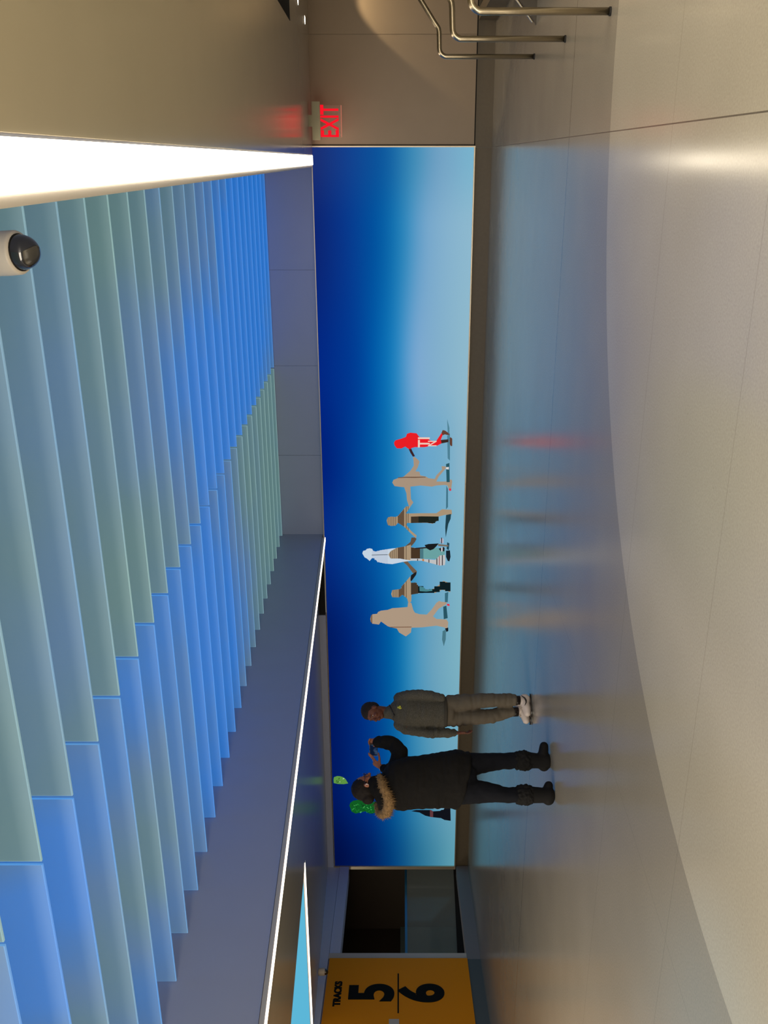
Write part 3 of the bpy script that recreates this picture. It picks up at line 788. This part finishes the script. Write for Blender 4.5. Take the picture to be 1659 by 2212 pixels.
class Person:
    def __init__(s, name, d, yc, label):
        s.d = d; s.yc = yc
        k = (1106 - yc) / F * d
        base = Fv * d + Rv * k
        s.k = k
        s.t = empty(name, (base.x, base.y, 0), TH)
        tag(s.t, label, 'person')
    def P(s, x, y, b=0):     # picture units at a depth offset b -> metres in the person's own frame
        dd = s.d + b
        return Vector(((1106 - y) / F * dd - s.k, b, EYE + (862 - x) / F * dd))
    def Q(s, y, b, z):
        dd = s.d + b
        return Vector(((1106 - y) / F * dd - s.k, b, z))


def solidify(name, bm, mt, parent, voxel=.008, smooth=6, rough=0, rscale=8, flat0=True, ridge=0):
    o = obj(name, bm, mt, None)
    md = o.modifiers.new('r', 'REMESH'); md.mode = 'VOXEL'; md.voxel_size = voxel
    md2 = o.modifiers.new('s', 'SMOOTH'); md2.iterations = smooth; md2.factor = .5
    dg = bpy.context.evaluated_depsgraph_get()
    me = bpy.data.meshes.new_from_object(o.evaluated_get(dg))
    bpy.data.objects.remove(o)
    me.name = name
    if rough:
        me.update()
        nn = [v.normal.copy() for v in me.vertices]
        for v, n in zip(me.vertices, nn):
            q = v.co
            f = noise.noise(q * rscale) + .5 * noise.noise(q * rscale * 2.3)
            if ridge: f += ridge * (abs(noise.noise(Vector((q.x * 5, q.y * 5, q.z * 17)))) * 2 - .5)
            v.co = q + n * f * rough
    if flat0:
        for v in me.vertices:
            if v.co.z < 0.004: v.co.z = 0.004 if v.co.z > -.05 else v.co.z
    for p in me.polygons: p.use_smooth = True
    me.materials.clear(); me.materials.append(mt)
    o = bpy.data.objects.new(name, me); COL.objects.link(o); o.parent = parent
    return o


def hand(bm, wrist, palm_dir, palm_n, tips, thumb, s=1.0):
    """palm as a flattened tube from the wrist, then four fingers to given tips and a thumb"""
    w = Vector(wrist); pd = Vector(palm_dir).normalized(); pn = Vector(palm_n).normalized()
    side = pd.cross(pn).normalized()
    tube(bm, [w - pd * .03, w, w + pd * .035 * s, w + pd * .08 * s], [(.024, .019), (.026, .018), (.038 * s, .016), (.037 * s, .014)], n=14, ref=side)
    for i, tp in enumerate(tips):
        r0 = w + pd * .07 * s + side * (.028 - .0185 * i) * s
        tp = Vector(tp); mid = (r0 + tp) / 2 - pn * .012
        tube(bm, [r0, r0 * .6 + mid * .4, mid, tp], [.0095, .0092, .0085, .0072], n=10, ref=side)
    r0 = w + pd * .025 * s + side * .030 * s; th = Vector(thumb)
    tube(bm, [r0, (r0 + th) / 2 + side * .012, th], [.0135, .0112, .0088], n=10, ref=side)


def head(bm, c, yaw, s=1.0, chin=-.118, rx=.096, ry=.076, rz=.112):
    """yaw: direction of the face in the person's frame"""
    f = Vector((math.cos(yaw), math.sin(yaw), 0)); sd = Vector((-f.y, f.x, 0)); u = Vector((0, 0, 1))
    c = Vector(c)
    def at(a, b, z): return c + (f * a + sd * b + u * z) * s
    ell(bm, at(-.005, 0, .018), (rx * s, ry * s, rz * .86 * s), rz=yaw)
    ell(bm, at(.020, 0, -.045), (.070 * s, .058 * s, .068 * s), rz=yaw)
    ell(bm, at(.052, 0, -.092), (.030 * s, .032 * s, .022 * s), rz=yaw)
    ell(bm, at(.074, 0, .022), (.018 * s, .050 * s, .014 * s), rz=yaw)          # brow
    ell(bm, at(.060, .036, -.030), (.026 * s, .022 * s, .022 * s), rz=yaw)      # cheeks
    ell(bm, at(.060, -.036, -.030), (.026 * s, .022 * s, .022 * s), rz=yaw)
    tube(bm, [at(.088, 0, .008), at(.103, 0, -.018), at(.110, 0, -.032)], [.009 * s, .012 * s, .015 * s], n=12, ref=sd)
    ell(bm, at(.098, .012, -.036), (.010 * s, .009 * s, .008 * s), rz=yaw); ell(bm, at(.098, -.012, -.036), (.010 * s, .009 * s, .008 * s), rz=yaw)
    for k in (1, -1):
        ell(bm, at(-.005, k * .076, -.012), (.018 * s, .010 * s, .031 * s), rz=yaw)
    return at


def skin_mat(name, c): return mat(name, c, rough=.5, noise_amt=.06, noise_scale=20, spec=.4)


# ---- the woman with the raised phone
wm = Person('person', 8.04, 1672, 'person in a long black coat with fur-trimmed hood, holding up a phone')
P, Q = wm.P, wm.Q
M_skin1 = skin_mat('skin_warm', s2l((150, 92, 66)))
M_coat = mat('coat_black', s2l((17, 15, 13)), rough=.85, noise_amt=.2, noise_scale=30, bump=.25, bscale=120, spec=.2)
M_jean = mat('dark_jeans', s2l((11, 13, 20)), rough=.85, noise_amt=.2, noise_scale=60, spec=.2)
M_boot = mat('boot_suede', s2l((11, 10, 10)), rough=.8, spec=.25)
M_fur = mat('fur_tan', s2l((128, 100, 64)), rough=.9, noise_amt=.8, noise_scale=38)
M_hair = mat('dark_hair', s2l((26, 19, 15)), rough=.75, noise_amt=.3, noise_scale=80, spec=.25)
# body (skin): head, neck, torso core, arms, hands, legs under the clothes
bm = B()
hc = P(790, 1699, .02)
yaw1 = math.radians(28)
at = head(bm, hc, yaw1, s=.98)
tube(bm, [hc + Vector((-.02, -.01, -.05)), P(828, 1703, .0), P(850, 1700, 0)], [.052, .054, .08], n=16)
tube(bm, [P(850, 1697, 0), P(900, 1690, 0), P(960, 1685, 0), P(990, 1686, 0)], [(.14, .10), (.14, .10), (.15, .11), (.15, .11)], ref=(1, 0, 0), ck=.3)
tube(bm, [P(1000, 1655, .08), P(1080, 1645, .12), P(1165, 1643, .12)], [.07, .05, .04])
tube(bm, [P(1000, 1712, -.06), P(1080, 1714, -.12), P(1170, 1716, -.125)], [.07, .05, .04])
wr_r = P(815, 1603, .30); wr_l = P(823, 1657, .22)
tube(bm, [P(852, 1665, .08), P(862, 1622, .20), wr_r], [.05, .04, .026]); tube(bm, [P(852, 1705, -.06), P(858, 1672, .12), wr_l], [.05, .04, .026])
ph = P(807, 1620, .30)
# right hand over the far end, left hand under the near end
hand(bm, wr_r, P(800, 1603, .32) - wr_r, Vector((.3, -1, 0)), [P(796.5, 1606.5, .285), P(796, 1602.5, .285), P(797, 1598.5, .29), P(799, 1596, .295)], P(808, 1612, .275), s=.92)
hand(bm, wr_l, P(805, 1645, .25) - wr_l, Vector((-.5, -.85, .2)), [P(796, 1627, .275), P(797, 1631, .27), P(800, 1634, .27), P(804, 1636, .28)], P(817.5, 1627, .265), s=.92)
solidify('body', bm, M_skin1, wm.t, voxel=.0055, smooth=3, flat0=False)
# trousers
bm = B()
tube(bm, [P(975, 1662, .06), P(1010, 1651, .08), P(1040, 1648.5, .10), P(1075, 1645, .115), P(1105, 1643, .12), P(1140, 1643, .12)], [.12, (.105, .10), (.090, .09), (.075, .078), (.070, .074), (.064, .066)], ref=(1, 0, 0))
tube(bm, [P(975, 1705, -.04), P(1010, 1710, -.06), P(1040, 1711, -.09), P(1075, 1714, -.12), P(1105, 1718, -.125), P(1140, 1717, -.125)], [.13, (.112, .10), (.098, .09), (.072, .078), (.068, .074), (.064, .066)], ref=(1, 0, 0))
tube(bm, [P(985, 1683, .01), P(1012, 1681, .0), P(1024, 1680, .0)], [(.19, .14), (.16, .12), (.10, .09)], n=24, ref=(1, 0, 0), ck=.3)
solidify('trousers', bm, M_jean, wm.t, voxel=.01, rough=.006, rscale=11, flat0=False, ridge=.6)
# boots with fur cuffs
for k, (ys, yf, toe, b0, xt) in enumerate(((1643, 1650, 1612, .12, 1128), (1717, 1722, 1697, -.125, 1132))):
    bm = B()
    heel = Q(yf + (3 if k == 0 else 4), b0, .055); tp = Q(toe, b0 + .05, .044)
    tube(bm, [P(xt, ys, b0), P(xt + 22, ys, b0), P(xt + 40, ys + 1, b0), P(xt + 54, ys + 1, b0)], [(.082, .08), (.07, .07), (.064, .066), (.066, .062)], ref=(1, 0, 0))
    tube(bm, [heel, heel * .6 + tp * .4 + Vector((0, 0, .012)), heel * .25 + tp * .75 + Vector((0, 0, .004)), tp], [(.055, .056), (.050, .058), (.044, .052), (.040, .046)], ref=(0, 0, 1))
    bt = solidify('boot', bm, M_boot, wm.t, voxel=.008, rough=.003)
    bm = B(); tube(bm, [P(xt - 1, ys, b0) + Vector((0, 0, .02)), P(xt + 6, ys, b0)], [(.084, .082), (.090, .088)], n=28, ref=(1, 0, 0))
    cf = solidify('fur_cuff', bm, M_boot, bt, voxel=.007, rough=.012, rscale=40, flat0=False)
# coat: body and sleeves
bm = B()
tube(bm, [P(822, 1705, 0), P(834, 1700, 0), P(846, 1700, -.01), P(862, 1697, -.01), P(885, 1692, -.01), P(915, 1689, -.01), P(950, 1686, -.01), P(985, 1682, -.01), P(1003, 1686, -.01)],
     [(.075, .08), (.14, .10), (.20, .14), (.225, .165), (.235, .175), (.235, .175), (.245, .18), (.262, .20), (.250, .20)], n=32, ref=(1, 0, 0), ck=.12)
tube(bm, [P(846, 1678, .06), P(862, 1645, .12), P(864, 1624, .18), P(850, 1607, .23), P(834, 1604, .26), P(819, 1603, .29)], [.09, .085, .078, .066, .062, .057], n=24)
tube(bm, [P(846, 1700, -.05), P(856, 1680, .05), P(852, 1668, .12), P(838, 1663, .18)], [.085, .078, .068, .055], n=24)
solidify('coat', bm, M_coat, wm.t, voxel=.010, rough=.008, rscale=7, flat0=False, ridge=1.1)
bm = B(); tube(bm, [P(842, 1665, .17), P(829, 1660, .205)], [.046, .040], n=20); solidify('sleeve_cuff', bm, M_coat, wm.t, voxel=.008, rough=.003, flat0=False)
# scarf / hood body
bm = B()
tube(bm, [P(812, 1699, 0), P(824, 1699, 0)], [(.095, .09), (.12, .11)], ref=(1, 0, 0))
tube(bm, [P(818, 1705, -.03), P(828, 1730, -.05), P(826, 1745, -.03)], [(.07, .09), (.06, .10), (.035, .06)], ref=(0, 0, 1))
hood = solidify('hood', bm, M_coat, wm.t, voxel=.009, rough=.006, rscale=10, flat0=False)
trim = [P(820, 1678, -.09), P(825, 1694, -.15), P(833, 1710, -.175), P(839, 1727, -.165), P(840, 1741, -.13), P(834, 1755, -.09), P(825, 1758, -.04), P(818, 1750, .01), P(815, 1738, .04)]
bm = B(); tube(bm, trim, [.026, .032, .037, .043, .047, .047, .042, .034, .022], n=18)
rf = random.Random(3)
for i in range(len(trim) - 1):
    for _ in range(150):
        a = trim[i].lerp(trim[i + 1], rf.random()); n = Vector((rf.gauss(0, 1), rf.gauss(0, 1), rf.gauss(0, 1))).normalized()
        rr = .026 + .021 * math.sin((i + .5) / 8 * PI); p = a + n * rr * .8; q = a + n * (rr + rf.uniform(.014, .036)) + Vector((0, 0, -.008))
        s_ = n.cross(Vector((rf.random(), rf.random(), rf.random()))).normalized() * .0035; s2 = n.cross(s_).normalized() * .0035
        v_ = [bm.verts.new(p + s_), bm.verts.new(p - s_ * .5 + s2), bm.verts.new(p - s_ * .5 - s2), bm.verts.new(q)]
        bm.faces.new((v_[0], v_[1], v_[3])); bm.faces.new((v_[1], v_[2], v_[3])); bm.faces.new((v_[2], v_[0], v_[3]))
ft = obj('fur_trim', bm, M_fur, hood, smooth=True)
# hair gathered in a low bun
bm = B()
ell(bm, at(-.022, 0, .032), (.098, .084, .098), rz=yaw1); ell(bm, at(-.055, 0, -.01), (.070, .074, .080), rz=yaw1)
ell(bm, at(-.105, -.01, -.022), (.052, .055, .058), rz=yaw1); ell(bm, at(-.035, .0, .02), (.09, .083, .085), rz=yaw1)
solidify('hair', bm, M_hair, wm.t, voxel=.006, smooth=4, rough=.003, rscale=40, flat0=False)
# glasses
gl = B(); 
for k in (1, -1):
    c0 = at(.105, k * .032, .004); ring = []
    for j in range(17):
        a = 2 * PI * j / 16
        ring.append(c0 + Vector((-math.sin(yaw1), math.cos(yaw1), 0)) * .024 * math.cos(a) + Vector((0, 0, .019 * math.sin(a))))
    tube(gl, ring, [.0022] * 17, n=6, cap=False)
    tube(gl, [at(.105, k * .056, .008), at(.03, k * .080, .008), at(-.01, k * .082, .004)], [.002] * 3, n=6)
tube(gl, [at(.107, .008, .008), at(.107, -.008, .008)], [.002] * 2, n=6)
obj('glasses', gl, mat('glasses_frame', s2l((35, 35, 60)), rough=.3), wm.t, smooth=True)
bm = B(); e0 = at(-.008, -.090, -.014)
tube(bm, [e0 + Vector((.012 * math.sin(a * .5), 0, .014 * math.cos(a * .5))) for a in range(0, 7)], [.0018] * 7, n=8, cap=False); obj('earring', bm, mat('silver', (.75, .75, .75), rough=.3, metal=.7), wm.t, smooth=True)
bm = B(); wdir = (P(805, 1645, .25) - wr_l).normalized(); tube(bm, [wr_l - wdir * .012, wr_l - wdir * .002], [.0285, .0285], n=20, cap=False); obj('bracelet', bm, mat('bracelet_white', (.85, .85, .88), rough=.3), wm.t, smooth=True)

# phone held in both hands (a thing of its own)
sc = wm.t.matrix_world
Mw = Matrix.Translation(wm.t.location) @ Matrix.Rotation(TH, 4, 'Z')
pw = Mw @ ph
t = empty('smartphone', pw, TH - math.radians(24)); tag(t, 'dark smartphone held up sideways in the hands of the person in black', 'phone')
bm = B(); box(bm, (-.066, -.004, -.037), (.066, .0045, .037)); bmesh.ops.bevel(bm, geom=bm.edges[:], offset=.003, segments=2); obj('phone_case', bm, mat('phone_black', (.01, .01, .012), rough=.3), t)
M_ps = bpy.data.materials.new('phone_screen'); M_ps.use_nodes = True; nt = M_ps.node_tree; nt.nodes.clear(); g = NG(nt)
oo = nt.nodes.new('ShaderNodeOutputMaterial'); ee = nt.nodes.new('ShaderNodeEmission'); tc = nt.nodes.new('ShaderNodeTexCoord'); nz = nt.nodes.new('ShaderNodeTexNoise')
nz.inputs['Scale'].default_value = 14; nt.links.new(tc.outputs['Object'], nz.inputs['Vector'])
nt.links.new(g.mix(g.math('MULTIPLY', g.math('SUBTRACT', nz.outputs['Fac'], .5, clamp=True), 5, clamp=True), s2l((10, 24, 48)), s2l((60, 78, 104))), ee.inputs[0]); nt.links.new(ee.outputs[0], oo.inputs[0])
bm = B(); box(bm, (-.060, -.0052, -.033), (.060, -.0041, .033)); obj('phone_screen', bm, M_ps, t)

# ---- the boy in grey
by = Person('person', 9.30, 1530, 'person in a grey tracksuit and white sneakers, arms down, turned to the phone')
P, Q = by.P, by.Q
M_skin2 = skin_mat('skin_deep', s2l((104, 60, 44)))
M_jack = mat('jacket_grey', s2l((84, 81, 72)), rough=.9, noise_amt=.75, noise_scale=110, spec=.2, bump=.2, bscale=150)
M_pant = mat('trousers_grey', s2l((98, 90, 78)), rough=.85, noise_amt=.12, noise_scale=90, spec=.2)
M_shoe = mat('sneaker_white', s2l((205, 192, 184)), rough=.5)
yaw2 = math.radians(180 + 52)
bm = B()
hc = P(806, 1538, -.01)
at = head(bm, hc, yaw2, s=.98)
tube(bm, [hc + Vector((.012, .01, -.06)), P(838, 1538, .01), P(855, 1538, .02)], [.050, .052, .07], n=16)
ls = at
tube(bm, [at(.092, .024, -.062), at(.100, .009, -.060), at(.100, -.009, -.060), at(.092, -.024, -.062)], [.005, .0075, .0075, .005], n=10)
tube(bm, [at(.088, .018, -.072), at(.095, .0, -.073), at(.088, -.018, -.072)], [.006, .0085, .006], n=10)
tube(bm, [P(855, 1537, 0), P(900, 1538, 0), P(955, 1538, 0)], [(.085, .07), (.10, .08), (.11, .085)], ref=(1, 0, 0), ck=.3)
tube(bm, [P(960, 1520, 0), P(1040, 1513, 0), P(1104, 1514, .0)], [.07, .05, .04]); tube(bm, [P(960, 1555, 0), P(1040, 1549, 0), P(1098, 1541, .04)], [.07, .05, .04])
tube(bm, [P(874, 1508, -.01), P(905, 1501, -.05), P(945, 1506, -.10)], [.04, .035, .026])
wl = P(986, 1583, -.06)
tube(bm, [P(874, 1570, -.04), P(905, 1581, -.05), P(950, 1583.5, -.045), wl], [.04, .033, .027, .022])
hand(bm, wl, Vector((.02, -.02, -1)), Vector((.9, .3, 0)), [wl + Vector((.018, -.050, -.145)), wl + Vector((.024, -.028, -.158)), wl + Vector((.026, -.004, -.155)), wl + Vector((.024, .016, -.140))], wl + Vector((.020, -.060, -.085)), s=1.05)
solidify('body', bm, M_skin2, by.t, voxel=.0055, smooth=3, flat0=False)
# eyes
M_eye = mat('eye_white', (.62, .58, .54), rough=.2); M_pup = mat('eye_dark', (.01, .006, .004), rough=.15)
for k in (1, -1):
    bm = B(); ell(bm, at(.0765, k * .031, .001), (.010, .0105, .0045), rz=yaw2, seg=16); ey = obj('eye', bm, M_eye, by.t, smooth=True)
    bm = B(); ell(bm, at(.0855, k * .031, .001), (.0042, .0055, .0055), rz=yaw2, seg=12); obj('pupil', bm, M_pup, ey, smooth=True)
    bm = B(); tube(bm, [at(.088, k * .014, .020), at(.089, k * .031, .026), at(.078, k * .048, .021)], [.0035, .004, .003], n=8); obj('eyebrow', bm, M_pup, by.t, smooth=True)
bm = B(); tube(bm, [at(.0955, .022, -.0665), at(.1035, 0, -.0665), at(.0955, -.022, -.0665)], [(.0015, .0012)] * 3, n=6); obj('mouth_line', bm, M_pup, by.t)
bm = B(); ell(bm, at(-.020, 0, .036), (.093, .081, .092), rz=yaw2); ell(bm, at(-.040, 0, .005), (.070, .076, .075), rz=yaw2); ell(bm, at(.0, 0, .055), (.082, .072, .068), rz=yaw2)
solidify('hair', bm, mat('short_black_hair', s2l((30, 22, 20)), rough=.9, noise_amt=.3, noise_scale=200), by.t, voxel=.006, smooth=3, rough=.002, rscale=60, flat0=False)
# jacket
bm = B()
tube(bm, [P(842, 1539, .0), P(849, 1538, 0), P(859, 1537, -.01), P(874, 1537, -.01), P(900, 1538, -.01), P(935, 1538, -.01), P(960, 1538, -.01)],
     [(.068, .062), (.098, .080), (.142, .100), (.158, .12), (.145, .125), (.150, .125), (.155, .125)], n=28, ref=(1, 0, 0), ck=.12)
tube(bm, [P(862, 1509, 0), P(880, 1502, -.03), P(905, 1500.5, -.06), P(935, 1503, -.09), P(953, 1508, -.13)], [.062, .058, .052, .048, .042], n=20)
tube(bm, [P(862, 1565, -.02), P(880, 1576, -.04), P(905, 1581, -.05), P(925, 1584, -.05), P(955, 1583.5, -.045), P(982, 1583, -.06)], [.062, .056, .052, .050, .046, .040], n=20)
jk = solidify('jacket', bm, M_jack, by.t, voxel=.008, rough=.007, rscale=8, flat0=False, ridge=1.3)
bm = B(); tube(bm, [P(835, 1540, .0), P(846, 1538, .0)], [(.060, .060), (.078, .072)], n=24, ref=(1, 0, 0)); solidify('collar', bm, M_jack, jk, voxel=.007, rough=.003, flat0=False)
bm = B(); tube(bm, [P(958, 1538, -.01), P(965, 1538, -.01)], [(.158, .130), (.153, .125)], n=28, ref=(1, 0, 0), ck=.1); solidify('hem_band', bm, mat('hem_dark', s2l((62, 58, 50)), rough=.9), jk, voxel=.008, rough=.002, flat0=False)
bm = B(); tube(bm, [P(841, 1523, -.066), P(846, 1532, -.098), P(852, 1545, -.108), P(849, 1553, -.09)], [.0055] * 4, n=8); obj('collar_seam', bm, M_pup, jk, smooth=True)
bm = B()
for (dx, dy) in ((0, 0), (-2, 1.5), (2, 1), (0, -2.2), (1.5, 3)): ell(bm, P(862.5 + dy, 1528 + dx, -.137), (.010, .006, .010), seg=10)
obj('chest_badge', bm, mat('badge_lime', s2l((190, 190, 60)), rough=.5), jk, smooth=True)
# trousers
bm = B()
tube(bm, [P(955, 1537, 0), P(975, 1536, 0)], [(.143, .112), (.143, .112)], n=28, ref=(1, 0, 0), ck=.4)
tube(bm, [P(970, 1521, 0), P(1000, 1517, 0), P(1040, 1514, -.01), P(1075, 1512.5, 0), P(1098, 1512.5, .01), P(1113, 1513, .01)], [(.090, .10), (.084, .09), (.075, .08), (.071, .078), (.068, .072), (.062, .066)], ref=(1, 0, 0), ck=.25)
tube(bm, [P(970, 1551, .02), P(1000, 1549, .02), P(1040, 1549, .01), P(1062, 1547, .02), P(1085, 1541, .04), P(1109, 1537, .06)], [(.088, .10), (.086, .09), (.077, .08), (.074, .08), (.064, .07), (.058, .060)], ref=(1, 0, 0), ck=.25)
solidify('trousers', bm, M_pant, by.t, voxel=.009, smooth=4, rough=.007, rscale=9, flat0=False, ridge=1.3)
for xa, ya, ba in ((1106, 1513, .012), (1102, 1537.5, .065)):
    bm = B(); tube(bm, [P(xa, ya, ba), P(xa + 17, ya, ba)], [.050, .048], n=20, ck=.2); obj('sock', bm, M_pup, by.t, smooth=True)
# white sneakers
for k, (hy, hb, ty, tb, ay) in enumerate(((1508, .035, 1540, -.045, 1514), (1527, .12, 1556, .05, 1538))):
    bm = B()
    hl = Q(hy, hb, .060); tp = Q(ty, tb, .048); dv = (tp - hl).normalized(); mid = hl.lerp(tp, .45)
    tube(bm, [hl, hl.lerp(tp, .3) + Vector((0, 0, .018)), mid + Vector((0, 0, .012)), hl.lerp(tp, .75), tp], [(.058, .042), (.060, .046), (.052, .050), (.046, .052), (.038, .044)], ref=(0, 0, 1))
    tube(bm, [P(1109, ay, hb * .7) , hl.lerp(tp, .18) + Vector((0, 0, .05))], [.045, .052])
    sh = solidify('sneaker', bm, M_shoe, by.t, voxel=.007, smooth=4)
    bm = B(); pts = []
    sidev = Vector((-dv.y, dv.x, 0)).normalized()
    n = 22
    outl = []
    for j in range(n):
        a = 2 * PI * j / n; L_ = (tp - hl).length / 2 + .045
        cc = (hl + tp) / 2; wd = .049 if math.cos(a) < 0 else .054
        outl.append((cc + dv * L_ * math.cos(a) + sidev * wd * math.copysign(abs(math.sin(a)) ** .7, math.sin(a))).xy)
    prism(bm, outl, .003, .016); obj('sole', bm, M_pup, sh)
    # laces
    bm = B(); top = hl.lerp(tp, .52) + Vector((0, 0, .060))
    for j in range(4):
        c0 = hl.lerp(tp, .42 + .10 * j) + Vector((0, 0, .070 - .006 * j)); tube(bm, [c0 - sidev * .026, c0 + Vector((0, 0, .004)), c0 + sidev * .026], [.004] * 3, n=6)
    obj('laces', bm, mat('laces_grey', s2l((170, 160, 150)), rough=.8), sh, smooth=True)
    if k == 0:
        bm = B(); camside = -sidev if sidev.y > 0 else sidev
        path = [(.02, .058), (.10, .030), (.135, .030), (.165, .050), (.19, .075)]
        pts = [hl + dv * (a - .02) + camside * .053 + Vector((0, 0, z_ - .045)) for a, z_ in ((.012, .088), (.035, .060), (.060, .048), (.085, .050), (.115, .068))]
        tube(bm, pts, [.003, .0075, .009, .006, .002], n=8, ref=camside); obj('side_mark', bm, M_pup, sh, smooth=True)
